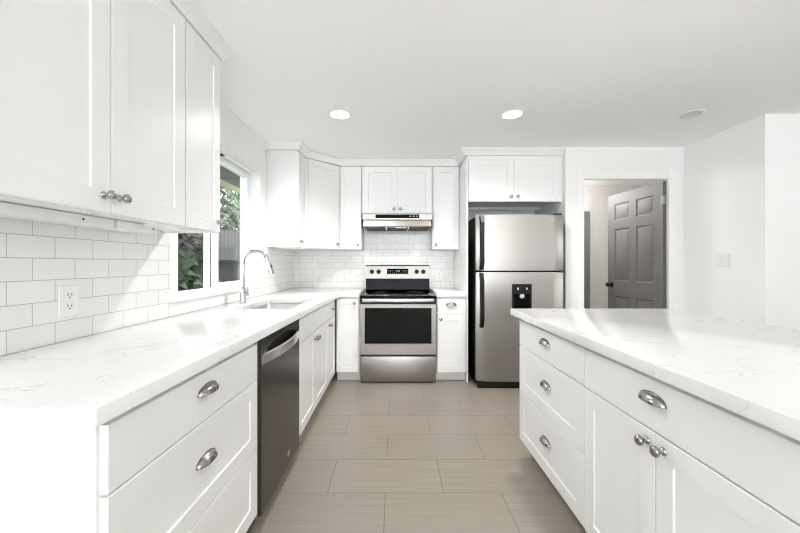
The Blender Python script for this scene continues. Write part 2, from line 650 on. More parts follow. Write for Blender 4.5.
box(wf, GX - 0.024, GX - 0.008, 2.485, 2.548, z0 + 0.03, z1 - 0.05, 0.003)
obj('fixed_stile', wf, M['vinyl'], win)
obj('pane', bx(GX - 0.02, GX - 0.016, y0 + 0.08, 2.49, z0 + 0.025, z1 - 0.045), M['glass'], win)
obj('pane', bx(GX + 0.008, GX + 0.012, 2.595, 3.097, z0 + 0.055, z1 - 0.066), M['glass'], win)
obj('window_sill', bx(GX + 0.03, WL + 0.022, 1.868, y1 + 0.055, z0 - 0.006, z0 + 0.013, bev=0.003), M['trim'], win)
# slim head rail of a blind, with its bracket
hr = thing('blind_headrail', 'slim white blind head rail under the top of the window recess', 'blind rail', (WL - 0.07, 2.546, WIN[3] - 0.020))
obj('rail', bx(-0.016, 0.016, -0.585, 0.585, 0, 0.0195, bev=0.003), M['vinyl'], hr)
obj('bracket', bx(-0.012, 0.014, 0.02, 0.055, -0.010, -0.0002, bev=0.002), M['slot'], hr)

# ------------------------------------------------------------------ cabinet hardware
def knob_bm():
    bm = bmesh.new()
    mt = Matrix.Rotation(PI / 2, 4, 'X')            # z -> -y
    lathe(bm, [(0, 0), (0.0125, 0), (0.0125, 0.002), (0.010, 0.005), (0.0062, 0.009), (0.0060, 0.014), (0.011, 0.018),
               (0.0152, 0.0225), (0.0160, 0.027), (0.0140, 0.0315), (0.0085, 0.0345), (0.0, 0.0355)], 24, mt)
    return bm


def cup_bm(a=0.051, h=0.027, p=0.025):
    bm = bmesh.new()
    nu, nv = 24, 10

    def surf(a, h, p, y_off=0.0):
        g = []
        for i in range(nu + 1):
            u = PI * i / nu
            row = []
            for k in range(nv + 1):
                v = PI / 2 * k / nv
                row.append(bm.verts.new((a * math.cos(u), -p * math.sin(u) ** 0.8 * math.sin(v) + y_off, h * math.sin(u) ** 0.8 * math.cos(v))))
            g.append(row)
        return g
    A = surf(a, h, p)
    B = surf(a - 0.002, h - 0.002, p - 0.002)
    for g in (A, B):
        for i in range(nu):
            for k in range(nv):
                bm.faces.new((g[i][k], g[i + 1][k], g[i + 1][k + 1], g[i][k + 1]))
    for i in range(nu):
        bm.faces.new((A[i][nv], A[i + 1][nv], B[i + 1][nv], B[i][nv]))
    # rim against the drawer
    R0 = [bm.verts.new((1.07 * a * math.cos(PI * i / nu), -0.0025, 1.09 * h * math.sin(PI * i / nu) ** 0.8)) for i in range(nu + 1)]
    R1 = [bm.verts.new((1.07 * a * math.cos(PI * i / nu), 0, 1.09 * h * math.sin(PI * i / nu) ** 0.8)) for i in range(nu + 1)]
    R2 = [bm.verts.new((0.96 * a * math.cos(PI * i / nu), -0.0025, 0.96 * h * math.sin(PI * i / nu) ** 0.8)) for i in range(nu + 1)]
    for i in range(nu):
        bm.faces.new((R0[i], R0[i + 1], R1[i + 1], R1[i]))
        bm.faces.new((R0[i], R0[i + 1], R2[i + 1], R2[i]))
    bmesh.ops.remove_doubles(bm, verts=bm.verts, dist=1e-6)
    return bm


def mesh_of(name, bm, m, smooth=40):
    o = obj(name, bm, m, None, smooth)
    me = o.data
    bpy.data.objects.remove(o)
    return me


KNOB = mesh_of('knob', knob_bm(), M['nickel'])
CUP = mesh_of('cup_pull', cup_bm(), M['nickel'], 60)
FT = 0.02                                           # front thickness


def shaker_bm(x0, x1, z0, z1, st=0.062, rec=0.0055, bead=0.0025):
    bm = bmesh.new()
    b = 0.0015

    def ring(m, y):
        return [bm.verts.new(p) for p in ((x0 + m, y, z0 + m), (x1 - m, y, z0 + m), (x1 - m, y, z1 - m), (x0 + m, y, z1 - m))]
    lv = [ring(0, 0), ring(0, -FT + b), ring(b, -FT), ring(st, -FT), ring(st + 0.0008, -FT + 0.002), ring(st + bead, -FT + rec)]
    bm.faces.new(lv[0])
    for A, B in zip(lv, lv[1:]):
        for i in range(4):
            j = (i + 1) % 4
            bm.faces.new((A[i], A[j], B[j], B[i]))
    bm.faces.new(lv[-1])
    return bm


def slab_bm(x0, x1, z0, z1):
    return bx(x0, x1, -FT, 0, z0, z1, bev=0.0015)


def front(root, kind, x0, x1, z0, z1, style='shaker', hw=None, hx=None, hz=None, st=0.062):
    f = obj(kind, shaker_bm(x0, x1, z0, z1, st) if style == 'shaker' else slab_bm(x0, x1, z0, z1), M['paint'], root, 20)
    if hw:
        k = link_mesh('knob' if hw == 'knob' else 'cup_pull', KNOB if hw == 'knob' else CUP, None, f)
        k.location = (hx, -FT if hw == 'knob' or style == 'slab' else -FT, hz)
        if hw == 'cup':
            if style == 'shaker':
                k.location.y = -FT + 0.0055
    return f


G = 0.002                                          # half the gap between fronts


def base_cabinet(label, loc, rotz, w, depth, group=None, z1=0.864, open_top=False, kick_in=0.07):
    r = thing('base_cabinet', label, 'cabinet', loc, rotz, group)
    b = bmesh.new()
    if open_top:                                    # room for the sink bowl
        box(b, 0.0006, w - 0.0006, 0.0005, depth, 0.10, 0.62)
        box(b, 0.0006, 0.018, 0.0005, depth, 0.62, z1)
        box(b, w - 0.018, w - 0.0006, 0.0005, depth, 0.62, z1)
        box(b, 0.018, w - 0.018, 0.0005, 0.015, 0.62, z1)
    else:
        box(b, 0.0006, w - 0.0006, 0.0005, depth, 0.10, z1)
    obj('body', b, M['paint'], r)
    obj('toe_kick', bx(0.0006, w - 0.0006, kick_in, kick_in + 0.02, 0, 0.0995), M['paint'], r)
    return r


# z levels of base fronts
Z_D1 = (0.690, 0.842)
Z_D2 = (0.396, 0.685)
Z_D3 = (0.104, 0.391)
Z_DR = (0.104, 0.685)


def pull_z(z):
    return (z[0] + z[1]) / 2 + 0.010


# ------------------------------------------------------------------ left run (its front is a touch off square)
SL = 0.019
LR = PI / 2


def edge_x(y):
    return -0.594 + SL * (y - 0.68)


def left_loc(y):                                    # body front plane
    return (-0.618, y, 0)


LD = 0.56
c = base_cabinet('three-drawer white base cabinet at the near left, beside the dishwasher', (-0.640, 0.733, 0), math.atan2(1, 0.029), 0.768, LD)
for z, s in ((Z_D1, 'slab'), (Z_D2, 'shaker'), (Z_D3, 'shaker')):
    front(c, 'drawer', 0.008, 0.757, *z, style=s, hw='cup', hx=0.382, hz=pull_z(z))
# sink base
c = base_cabinet('white two-door base cabinet below the sink, right after the dishwasher', left_loc(2.135), LR, 0.925, LD, open_top=True)
front(c, 'drawer', 0.008, 0.922, *Z_D1, style='slab')
front(c, 'door', 0.008, 0.445 - G, *Z_DR, hw='knob', hx=0.445 - 0.032, hz=Z_DR[1] - 0.05)
front(c, 'door', 0.445 + G, 0.922, *Z_DR, hw='knob', hx=0.445 + 0.032, hz=Z_DR[1] - 0.05)
# narrow unit in the corner
c = base_cabinet('narrow white base cabinet with one drawer and door, beyond the sink cabinet', left_loc(3.062), LR, 0.372, LD)
front(c, 'drawer', 0.004, 0.358, *Z_D1, style='slab', hw='knob', hx=0.18, hz=0.765)
front(c, 'door', 0.004, 0.358, *Z_DR, hw='knob', hx=0.045, hz=Z_DR[1] - 0.05)

# dishwasher
dw = thing('dishwasher', 'black stainless dishwasher with bowed silver handle under the left counter', 'dishwasher', left_loc(1.509), LR)
obj('body', bx(0.008, 0.612, 0.03, 0.56, 0.09, 0.856), M['black'], dw)
obj('side_trim', bx(0.001, 0.007, -0.012, 0.03, 0.07, 0.858), M['handle_steel'], dw)


def dw_door_bm():
    bm = bmesh.new()
    x0, x1, z0, z1, y0, y1 = 0.009, 0.611, 0.072, 0.852, -0.026, 0.028
    nx, nz = 60, 110
    zb = 0.748
    g = []
    for i in range(nx + 1):
        x = x0 + (x1 - x0) * i / nx
        u = (x - x0) / (x1 - x0) * 2 - 1
        row = []
        for k in range(nz + 1):
            z = z0 + (z1 - z0) * k / nz
            top = zb + 0.078 * max(0.0, 1 - (u / 0.93) ** 2) ** 0.5 if abs(u) < 0.93 else zb
            d = 0.0
            if zb < z < top:
                f = (z - zb) / (top - zb)
                d = 0.042 * (1 - f) ** 0.6
            row.append(bm.verts.new((x, y0 + d, z)))
        g.append(row)
    for i in range(nx):
        for k in range(nz):
            bm.faces.new((g[i][k], g[i + 1][k], g[i + 1][k + 1], g[i][k + 1]))
    bd = [g[i][0] for i in range(nx + 1)] + [g[nx][k] for k in range(1, nz + 1)] + [g[i][nz] for i in range(nx - 1, -1, -1)] + [g[0][k] for k in range(nz - 1, 0, -1)]
    bk = [bm.verts.new((v.co.x, y1, v.co.z)) for v in bd]
    n = len(bd)
    for i in range(n):
        j = (i + 1) % n
        bm.faces.new((bd[i], bd[j], bk[j], bk[i]))
    bm.faces.new(bk)
    return bm


dd = obj('door', dw_door_bm(), M['darksteel'], dw, 30)
hb = bmesh.new()
n = 28
A = []
for i in range(n + 1):
    u = i / n * 2 - 1
    x = 0.31 + u * 0.283
    bow = 0.030 * (1 - u * u) + 0.004
    yb = -0.026 - bow
    A.append([hb.verts.new(p) for p in ((x, yb + 0.010, 0.738), (x, yb, 0.741), (x, yb, 0.782), (x, yb + 0.010, 0.786))])
for a, b in zip(A, A[1:]):
    for i in range(4):
        j = (i + 1) % 4
        hb.faces.new((a[i], b[i], b[j], a[j]))
hb.faces.new(A[0]); hb.faces.new(A[-1][::-1])
box(hb, 0.024, 0.040, -0.030, -0.016, 0.740, 0.784)
box(hb, 0.580, 0.596, -0.030, -0.016, 0.740, 0.784)
obj('handle', hb, M['handle_steel'], dd, 40)
lg = bmesh.new()                                    # small emblem low on the door
lathe(lg, [(0, 0), (0.010, 0), (0.010, 0.0012), (0, 0.0012)], 20, Matrix.Translation((0.40, -0.026, 0.135)) @ Matrix.Rotation(PI / 2, 4, 'X') @ Matrix.Diagonal((2.0, 1.1, 1, 1)))
box(lg, 0.375, 0.425, -0.0272, -0.026, 0.146, 0.151)
obj('emblem', lg, M['handle_steel'], dd)
obj('toe_kick', bx(0.008, 0.612, 0.06, 0.08, 0, 0.085), M['black'], dw)

# ------------------------------------------------------------------ back run base units
BF = 3.455                                          # body front plane of the back run
c = base_cabinet('white corner base cabinet with one full-height door, left of the stove', (-0.592, BF, 0), 0, 0.236, 0.66)
front(c, 'door', 0.012, 0.222, 0.104, 0.842, hw='knob', hx=0.185, hz=0.80, st=0.05)
c = base_cabinet('narrow white base cabinet with drawer and door, between stove and fridge panel', (0.418, BF, 0), 0, 0.3015, 0.66)
front(c, 'drawer', 0.008, 0.282, *Z_D1, style='slab', hw='cup', hx=0.145, hz=pull_z(Z_D1))
front(c, 'door', 0.008, 0.282, *Z_DR, hw='knob', hx=0.038, hz=Z_DR[1] - 0.045)
tag(obj('end_panel', bx(0.7205, 0.7345, 3.445, WB - 0.002, 0, 2.268, bev=0.001), M['paint']),
    'tall thin white panel standing against the left side of the fridge', 'panel')

# ------------------------------------------------------------------ countertops
CT0, CT1 = 0.865, 0.903


def counter_bm(cells):
    """cells: quads in plan, each four (x, y)"""
    bm = bmesh.new()
    V = {}

    def v(p):
        k = (round(p[0], 5), round(p[1], 5))
        if k not in V:
            V[k] = bm.verts.new((p[0], p[1], CT0))
        return V[k]
    for q in cells:
        bm.faces.new([v(p) for p in q])
    r = bmesh.ops.extrude_face_region(bm, geom=bm.faces[:])
    for e in r['geom']:
        if isinstance(e, bmesh.types.BMVert):
            e.co.z = CT1
    bmesh.ops.recalc_face_normals(bm, faces=bm.faces)
    es = [e for e in bm.edges if len(e.link_faces) == 2 and e.calc_face_angle(0) > 1.0 and (e.verts[0].co.z + e.verts[1].co.z) / 2 > CT0 + 0.001]
    bmesh.ops.bevel(bm, geom=es, offset=0.003, segments=2, affect='EDGES', profile=0.5)
    return bm


SX0, SX1, SY0, SY1 = -1.04, -0.675, 2.20, 2.82     # sink opening
CW, CB, CF = WL + 0.0085, WB - 0.0085, 3.42
ys = [0.682, SY0, SY1, CF]
cells = []
for a, b in zip(ys, ys[1:]):
    cols = lambda y: [CW, SX0, SX1, edge_x(y)]
    for k in range(3):
        if a == SY0 and k == 1:
            continue
        cells.append(((cols(a)[k], a), (cols(a)[k + 1], a), (cols(b)[k + 1], b), (cols(b)[k], b)))
e3 = edge_x(CF)
xs = [CW, SX0, SX1, e3, -0.356]
for k in range(4):
    cells.append(((xs[k], CF), (xs[k + 1], CF), (xs[k + 1], CB), (xs[k], CB)))
tag(obj('countertop', counter_bm(cells), M['quartz'], None, 30), 'white veined quartz L-shaped countertop with the sink, along the left and back walls', 'countertop')
tag(obj('countertop', counter_bm([((0.417, CF), (0.7198, CF), (0.7198, CB), (0.417, CB))]), M['quartz'], None, 30),
    'short white quartz countertop between the stove and the fridge panel', 'countertop')
IX0, IX1, IY0, IY1 = 0.744, 1.745, -0.15, 2.213
tag(obj('countertop', counter_bm([((IX0, IY0), (IX1, IY0), (IX1, IY1), (IX0, IY1))]), M['quartz'], None, 30),
    'large white veined quartz island top at the right', 'countertop')

# sink
sk = bmesh.new()


def rrect(x0, x1, y0, y1, r, z, seg=5):
    out = []
    for cx, cy, a0 in ((x1 - r, y1 - r, 0), (x0 + r, y1 - r, PI / 2), (x0 + r, y0 + r, PI), (x1 - r, y0 + r, 1.5 * PI)):
        for i in range(seg + 1):
            a = a0 + PI / 2 * i / seg
            out.append(sk.verts.new((cx + r * math.cos(a), cy + r * math.sin(a), z)))
    return out


sx, sy = (SX0 + SX1) / 2, (SY0 + SY1) / 2
hx, hy = (SX1 - SX0) / 2, (SY1 - SY0) / 2
o_ = 0.004
R = [rrect(-hx - 0.028, hx + 0.028, -hy - 0.028, hy + 0.028, 0.03, 0.0),
     rrect(-hx - o_, hx + o_, -hy - o_, hy + o_, 0.02, 0.0),
     rrect(-hx - o_ + 0.003, hx + o_ - 0.003, -hy - o_ + 0.003, hy + o_ - 0.003, 0.02, -0.004),
     rrect(-hx + 0.004, hx - 0.004, -hy + 0.004, hy - 0.004, 0.025, -0.18),
     rrect(-hx + 0.02, hx - 0.02, -hy + 0.02, hy - 0.02, 0.03, -0.2)]
for a, b in zip(R, R[1:]):
    m = len(a)
    for i in range(m):
        j = (i + 1) % m
        sk.faces.new((a[i], a[j], b[j], b[i]))
sk.faces.new(R[-1])
sink = thing('sink', 'stainless steel undermount single-bowl sink below the window', 'sink', (sx, sy, CT0 - 0.001))
obj('basin', sk, M['sinksteel'], sink, 50)
dr = bmesh.new()
lathe(dr, [(0, 0.001), (0.025, 0.001), (0.028, 0.004), (0.04, 0.003), (0.044, 0)], 24, Matrix.Translation((0, 0, -0.2)))
obj('drain', dr, M['chrome'], sink)

# faucet
fa = thing('faucet', 'tall chrome gooseneck pull-down faucet standing behind the sink', 'faucet', (-1.118, 2.52, CT1))
fb = bmesh.new()
lathe(fb, [(0, 0), (0.027, 0), (0.027, 0.006), (0.022, 0.010), (0.020, 0.03), (0.020, 0.105), (0.017, 0.112), (0.013, 0.118), (0, 0.118)], 24)
obj('body', fb, M['chrome'], fa)
pts = [(0, 0, 0.11 + 0.03 * i) for i in range(6)]
rad = 0.092
zc = 0.29
for i in range(0, 19):
    a = PI - (PI - 0.2) * i / 18
    pts.append((rad + rad * math.cos(a), 0.006 * i / 18, zc + rad * math.sin(a)))
fs = bmesh.new()
tube(fs, pts, 0.0132, 14)
obj('spout', fs, M['chrome'], fa, 60)
p1 = Vector(pts[-1])
td = (Vector(pts[-1]) - Vector(pts[-2])).normalized()
fh = bmesh.new()
tube(fh, [p1 + td * s for s in (-0.004, 0.0, 0.02, 0.05, 0.085, 0.098, 0.10)], [0.0125, 0.0145, 0.0155, 0.0165, 0.0195, 0.0195, 0.017], 18)
sh = obj('spray_head', fh, M['chrome'], fa, 50)
bt = bmesh.new()
q = p1 + td * 0.045
box(bt, q.x + 0.013, q.x + 0.019, q.y - 0.006, q.y + 0.006, q.z - 0.012, q.z + 0.014, 0.002)
obj('spray_button', bt, M['slot'], sh)
fl = bmesh.new()
tube(fl, [(0.015, 0, 0.07), (0.040, 0, 0.07)], 0.016, 16)
tube(fl, [(0.036, 0, 0.072), (0.042, -0.01, 0.09), (0.046, -0.02, 0.125)], [0.007, 0.006, 0.005], 10)
obj('lever', fl, M['chrome'], fa, 50)

# ------------------------------------------------------------------ island
IF = 0.795                                          # body front plane
ID = 0.60
c = base_cabinet('three-drawer white base cabinet at the far end of the island', (IF, 2.141, 0), -PI / 2, 0.738, ID)
for z, s in ((Z_D1, 'slab'), ((0.409, 0.685), 'shaker'), ((0.108, 0.404), 'shaker')):
    front(c, 'drawer', 0.006, 0.738 - G, *z, style=s, hw='cup', hx=0.37, hz=pull_z(z))
c = base_cabinet('white island cabinet with one wide drawer over two knobbed doors', (IF, 1.403, 0), -PI / 2, 0.763, ID)
front(c, 'drawer', G, 0.763 - G, *Z_D1, style='slab', hw='cup', hx=0.372, hz=pull_z(Z_D1))
front(c, 'door', G, 0.3815 - G, *Z_DR, hw='knob', hx=0.3815 - 0.032, hz=Z_DR[1] - 0.036)
front(c, 'door', 0.3815 + G, 0.763 - G, *Z_DR, hw='knob', hx=0.3815 + 0.032, hz=Z_DR[1] - 0.036)
c = base_cabinet('white island cabinet nearest the camera, beside the two-door island cabinet', (IF, 0.640, 0), -PI / 2, 0.738, ID)
front(c, 'drawer', G, 0.738 - G, *Z_D1, style='slab', hw='cup', hx=0.369, hz=pull_z(Z_D1))
front(c, 'door', G, 0.738 - G, *Z_DR)

# ------------------------------------------------------------------ wall cabinets
UZ0, UZ1 = 1.355, 2.275


def wall_cabinet(label, loc, rotz, w, depth, z0, z1, st=0.062):
    r = thing('wall_cabinet', label, 'cabinet', loc, rotz)
    b = bmesh.new()
    box(b, 0.0006, w - 0.0006, 0.0005, depth, z0 + 0.012, z1 + 0.01)
    # face frame lip below the recessed bottom
    box(b, 0.0006, w - 0.0006, 0.0005, 0.019, z0 - 0.001, z0 + 0.012)
    box(b, 0.0006, 0.016, 0.019, depth, z0 - 0.001, z0 + 0.012)
    box(b, w - 0.016, w - 0.0006, 0.019, depth, z0 - 0.001, z0 + 0.012)
    obj('body', b, M['paint'], r)
    return r


UD = 0.283
UX = -0.95                                          # body front of left uppers (door face at -0.93)
c = wall_cabinet('large two-door white wall cabinet at upper left, nearest the camera', (UX, 0.722, 0), PI / 2, 0.801, UD, UZ0, UZ1)
front(c, 'door', 0.004, 0.4025 - G, UZ0 + 0.002, UZ1, hw='knob', hx=0.4025 - 0.028, hz=UZ0 + 0.055, st=0.07)
front(c, 'door', 0.4025 + G, 0.801 - G, UZ0 + 0.002, UZ1, hw='knob', hx=0.4025 + 0.035, hz=UZ0 + 0.055, st=0.07)
c = wall_cabinet('single-door white wall cabinet beside the window, left of it', (UX, 1.523, 0), PI / 2, 0.305, UD, UZ0, UZ1)
front(c, 'door', 0.007, 0.302, UZ0 + 0.002, UZ1, hw='knob', hx=0.278, hz=UZ0 + 0.055, st=0.06)
# corner group
c = wall_cabinet('narrow white wall cabinet right of the window with a blank side towards the camera', (-0.945, 3.30, 0), PI / 2, 0.248, 0.288, UZ0, UZ1)
front(c, 'door', 0.004, 0.244, UZ0 + 0.002, UZ1, hw='knob', hx=0.035, hz=UZ0 + 0.055, st=0.05)
dg0, dg1 = Vector((-0.905, 3.556)), Vector((-0.627, 3.834))
c = thing('corner_wall_cabinet', 'diagonal white corner wall cabinet between the window side and the back wall', 'cabinet', (dg0.x, dg0.y, 0), PI / 4)
dlen = (dg1 - dg0).length
b = bmesh.new()
off = 0.0205


def loc2(x, y):                                     # world plan -> local of the 45-degree root
    dx, dy = x - dg0.x, y - dg0.y
    s = math.sqrt(0.5)
    return (dx * s + dy * s, -dx * s + dy * s)


poly = [loc2(-0.922, 3.5495), loc2(-0.620, 3.8515), loc2(-0.620, WB - 0.002), loc2(WL + 0.002, WB - 0.002), loc2(WL + 0.002, 3.5495)]
prism(b, poly, 'z', UZ0, UZ1 + 0.01)
obj('body', b, M['paint'], c)
fz = obj('door', shaker_bm(0.006, dlen - 0.006, UZ0 + 0.002, UZ1, 0.055), M['paint'], c, 20)
fz.location.y = 0.0075
k = link_mesh('knob', KNOB, None, fz)
k.location = (dlen - 0.04, -FT, UZ0 + 0.055)
# back wall uppers
UB = 3.85                                           # body front plane
BD = WB - 0.002 - UB
c = wall_cabinet('narrow white wall cabinet with one door, left of the range hood', (-0.6185, UB, 0), 0, 0.243, BD, UZ0, UZ1)
front(c, 'door', 0.012, 0.238, UZ0 + 0.002, UZ1, hw='knob', hx=0.208, hz=UZ0 + 0.05, st=0.055)
c = wall_cabinet('short two-door white wall cabinet above the range hood', (-0.372, UB, 0), 0, 0.790, BD, 1.757, UZ1)
front(c, 'door', 0.012, 0.395 - G, 1.759, UZ1, hw='knob', hx=0.395 - 0.035, hz=1.759 + 0.045)
front(c, 'door', 0.395 + G, 0.778, 1.759, UZ1, hw='knob', hx=0.395 + 0.035, hz=1.759 + 0.045)
c = wall_cabinet('narrow white wall cabinet with one door, right of the range hood', (0.4195, UB, 0), 0, 0.300, BD, UZ0, UZ1)
front(c, 'door', 0.010, 0.294, UZ0 + 0.002, UZ1, hw='knob', hx=0.038, hz=UZ0 + 0.05, st=0.06)
# above the fridge
HF = 3.47
c = thing('wall_cabinet', 'wide two-door white wall cabinet above the fridge', 'cabinet', (0.735, HF, 0))
b = bmesh.new()
box(b, 0.0, 0.953, 0.0005, WB - HF - 0.002, 1.845, 2.285)
box(b, 0.0, 0.953, 0.0005, 0.019, 1.818, 1.845)
box(b, 0.0, 0.953, 0.5, 0.52, 1.818, 1.845)
obj('body', b, M['paint'], c)
front(c, 'door', 0.006, 0.462 - G, 1.824, 2.25, hw='knob', hx=0.462 - 0.034, hz=1.868)
front(c, 'door', 0.462 + G, 0.918, 1.824, 2.25, hw='knob', hx=0.462 + 0.034, hz=1.868)

# crown mouldings
CR = [(-0.004, 2.2865), (0.023, 2.2865), (0.025, 2.295), (0.056, 2.333), (0.064, 2.338), (0.064, CEIL - 0.001), (-0.02, CEIL - 0.001), (-0.02, 2.2865)]
cr = bmesh.new()
sweep(cr, [(UX + 0.0, 0.722), (UX + 0.0, 1.8285), (WL + 0.004, 1.8285)], [(o, z) for o, z in CR])
struct('trim_5', cr, M['paint'])
cr = bmesh.new()
sweep(cr, [(0.7345 + 0.955, HF + 0.0), (0.720, HF), (0.720, UB), (-0.6185, UB), (-0.9355, 3.5345), (-0.945, 3.51), (-0.945, 3.2995), (WL + 0.002, 3.2995)][::-1], [(o, z) for o, z in CR])
struct('trim_6', cr, M['paint'])

# under-cabinet light bars
for label, (x0_, x1_, y0_, y1_, za, zb), hy_ in (
        ('slim white light bar under the two-door cabinet at upper left', (-1.19, -1.10, 0.745, 1.345, 1.331, 1.365), 1.21),
        ('slim white light bar under the single-door cabinet beside the window', (-1.19, -1.10, 1.36, 1.60, 1.331, 1.365), 1.56)):
    t = thing('light_bar', label, 'light', ((x0_ + x1_) / 2, (y0_ + y1_) / 2, za), 0, 'light bars under the wall cabinets')
    w_, l_ = (x1_ - x0_) / 2, (y1_ - y0_) / 2
    obj('housing', bx(-w_, w_, -l_, l_, 0, zb - za, bev=0.003), M['plate'], t)
    yy = hy_ - (y0_ + y1_) / 2
    s_ = bmesh.new()
    lathe(s_, [(0, 0), (0.004, 0), (0.004, 0.002), (0, 0.002)], 12, Matrix.Translation((w_, yy, 0.017)) @ Matrix.Rotation(PI / 2, 4, 'Y'))
    obj('switch', s_, M['slot'], t)
t = thing('light_bar', 'slim white light bar under the cabinet right of the window', 'light', (-1.04, 3.44, 1.343), 0, 'light bars under the wall cabinets')
obj('housing', bx(-0.12, 0.12, -0.03, 0.03, 0, 0.022, bev=0.003), M['plate'], t)

# ------------------------------------------------------------------ range hood
HX0, HX1 = -0.353, 0.403
hd = thing('range_hood', 'stainless under-cabinet range hood above the stove', 'range hood', ((HX0 + HX1) / 2, 3.70, 1.589))
hw = (HX1 - HX0) / 2
b = bmesh.new()
prism(b, [(0.0, 0.076), (-0.012, 0.080), (-0.012, 0.142), (0.0, 0.145), (0.12, 0.166), (0.445, 0.166), (0.445, 0.076)], 'x', -hw + 0.004, hw - 0.004)
obj('body', b, M['steel'], hd)
b = bmesh.new()
V_ = [(-hw + 0.018, 0.012, 0.0765), (hw - 0.018, 0.012, 0.0765), (hw - 0.018, 0.445, 0.0765), (-hw + 0.018, 0.445, 0.0765)]
L_ = [(-hw + 0.010, -0.004, 0.012), (hw - 0.010, -0.004, 0.012), (hw - 0.010, 0.445, 0.012), (-hw + 0.010, 0.445, 0.012)]
L2 = [(-hw + 0.012, 0.0, 0.0), (hw - 0.012, 0.0, 0.0), (hw - 0.012, 0.445, 0.0), (-hw + 0.012, 0.445, 0.0)]
rg = [[b.verts.new(p) for p in q] for q in (V_, L_, L2)]
for a_, b_ in zip(rg, rg[1:]):
    for i in range(4):
        j = (i + 1) % 4
        b.faces.new((a_[i], a_[j], b_[j], b_[i]))
b.faces.new(rg[0]); b.faces.new(rg[-1])
obj('visor', b, M['steel'], hd, 20)
cp = obj('control_panel', bx(-0.235, 0.235, -0.0145, -0.011, 0.094, 0.134, bev=0.001), M['blackglass'], hd)
for i in range(3):
    obj('button', bx(0.13 + 0.035 * i, 0.148 + 0.035 * i, -0.0165, -0.0145, 0.110, 0.119, bev=0.001), M['grey'], cp)
for x0_, x1_ in ((-hw + 0.03, -0.127), (0.127, hw - 0.03)):
    obj('filter', bx(x0_, x1_, 0.004, 0.43, -0.004, -0.0002), M['filter'], hd)
for x in (-0.122, 0.122):
    obj('divider', bx(x - 0.004, x + 0.004, 0.002, 0.43, -0.006, -0.0002), M['handle_steel'], hd)
obj('filter', bx(-0.117, 0.117, 0.06, 0.43, -0.004, -0.0002), M['filter'], hd)
obj('light_lens', bx(-0.02, 0.10, 0.004, 0.055, -0.008, -0.0002, bev=0.002), M['plate'], hd)

# ------------------------------------------------------------------ stove
SW = 0.378
st = thing('stove', 'freestanding stainless electric stove with black cooktop against the back wall', 'stove', (0.031, 3.43, 0))
obj('body', bx(-SW, SW, 0.03, 0.70, 0.022, 0.850), M['black'], st)
obj('base', bx(-SW + 0.004, SW - 0.004, 0.02, 0.65, 0.0, 0.022), M['black'], st)
obj('storage_drawer', bx(-SW, SW, -0.012, 0.03, 0.016, 0.268, bev=0.004, seg=2), M['steel'], st)
od = thing_od = obj('oven_door', wall_with_hole('y', -0.016, 0.0295, -SW, SW, 0.288, 0.788, [(-SW + 0.045, SW - 0.045, 0.396, 0.752)]), M['steel'], st)
gl = bmesh.new()
box(gl, -SW + 0.0452, SW - 0.0452, -0.012, 0.028, 0.3962, 0.7518)
obj('window', gl, M['ovenglass'], od)
hd_ = bmesh.new()
box(hd_, -SW + 0.022, SW - 0.022, -0.052, -0.034, 0.812, 0.848, 0.006, 2)
box(hd_, -SW + 0.03, -SW + 0.055, -0.036, -0.008, 0.818, 0.842)
box(hd_, SW - 0.055, SW - 0.03, -0.036, -0.008, 0.818, 0.842)
obj('handle', hd_, M['handle_steel'], od)
lb = bmesh.new()
lathe(lb, [(0, 0), (0.005, 0), (0.005, 0.001), (0, 0.001)], 12, Matrix.Translation((-0.033, -0.016, 0.345)) @ Matrix.Rotation(PI / 2, 4, 'X'))
for i in range(6):
    box(lb, -0.024 + 0.009 * i, -0.018 + 0.009 * i, -0.0168, -0.016, 0.342, 0.348)
obj('emblem', lb, M['grey'], od)
obj('front_trim', bx(-SW, SW, -0.010, 0.0295, 0.792, 0.849, bev=0.002), M['blackplastic'], st)
ck = obj('cooktop', bx(-SW - 0.003, SW + 0.003, -0.014, 0.60, 0.850, 0.874, bev=0.004, seg=2), M['blackglass'], st)
for x, y, r in ((-0.19, 0.14, 0.105), (0.19, 0.14, 0.085), (-0.19, 0.43, 0.078), (0.19, 0.43, 0.10)):
    rb = bmesh.new()
    lathe(rb, [(r - 0.004, 0.8741), (r - 0.004, 0.8746), (r, 0.8746), (r, 0.8741)], 40, Matrix.Translation((x, y, 0)))
    obj('burner_ring', rb, M['burner'], ck)
bgw = 0.372
bg = bmesh.new()
prism(bg, [(0.60, 0.868), (0.575, 0.892), (0.585, 1.018), (0.70, 1.018), (0.70, 0.868)], 'x', -bgw, bgw)
obj('rear_vent_panel', bg, M['blackglass'], st)
bg = bmesh.new()
prism(bg, [(0.560, 1.018), (0.565, 1.022), (0.585, 1.165), (0.60, 1.178), (0.70, 1.178), (0.70, 1.018)], 'x', -bgw, bgw)
bgo = obj('backguard', bg, M['steel'], st)
tilt = math.atan2(0.020, 0.143)


def face_pt(z):
    return 0.565 + (z - 1.022) / 0.143 * 0.020


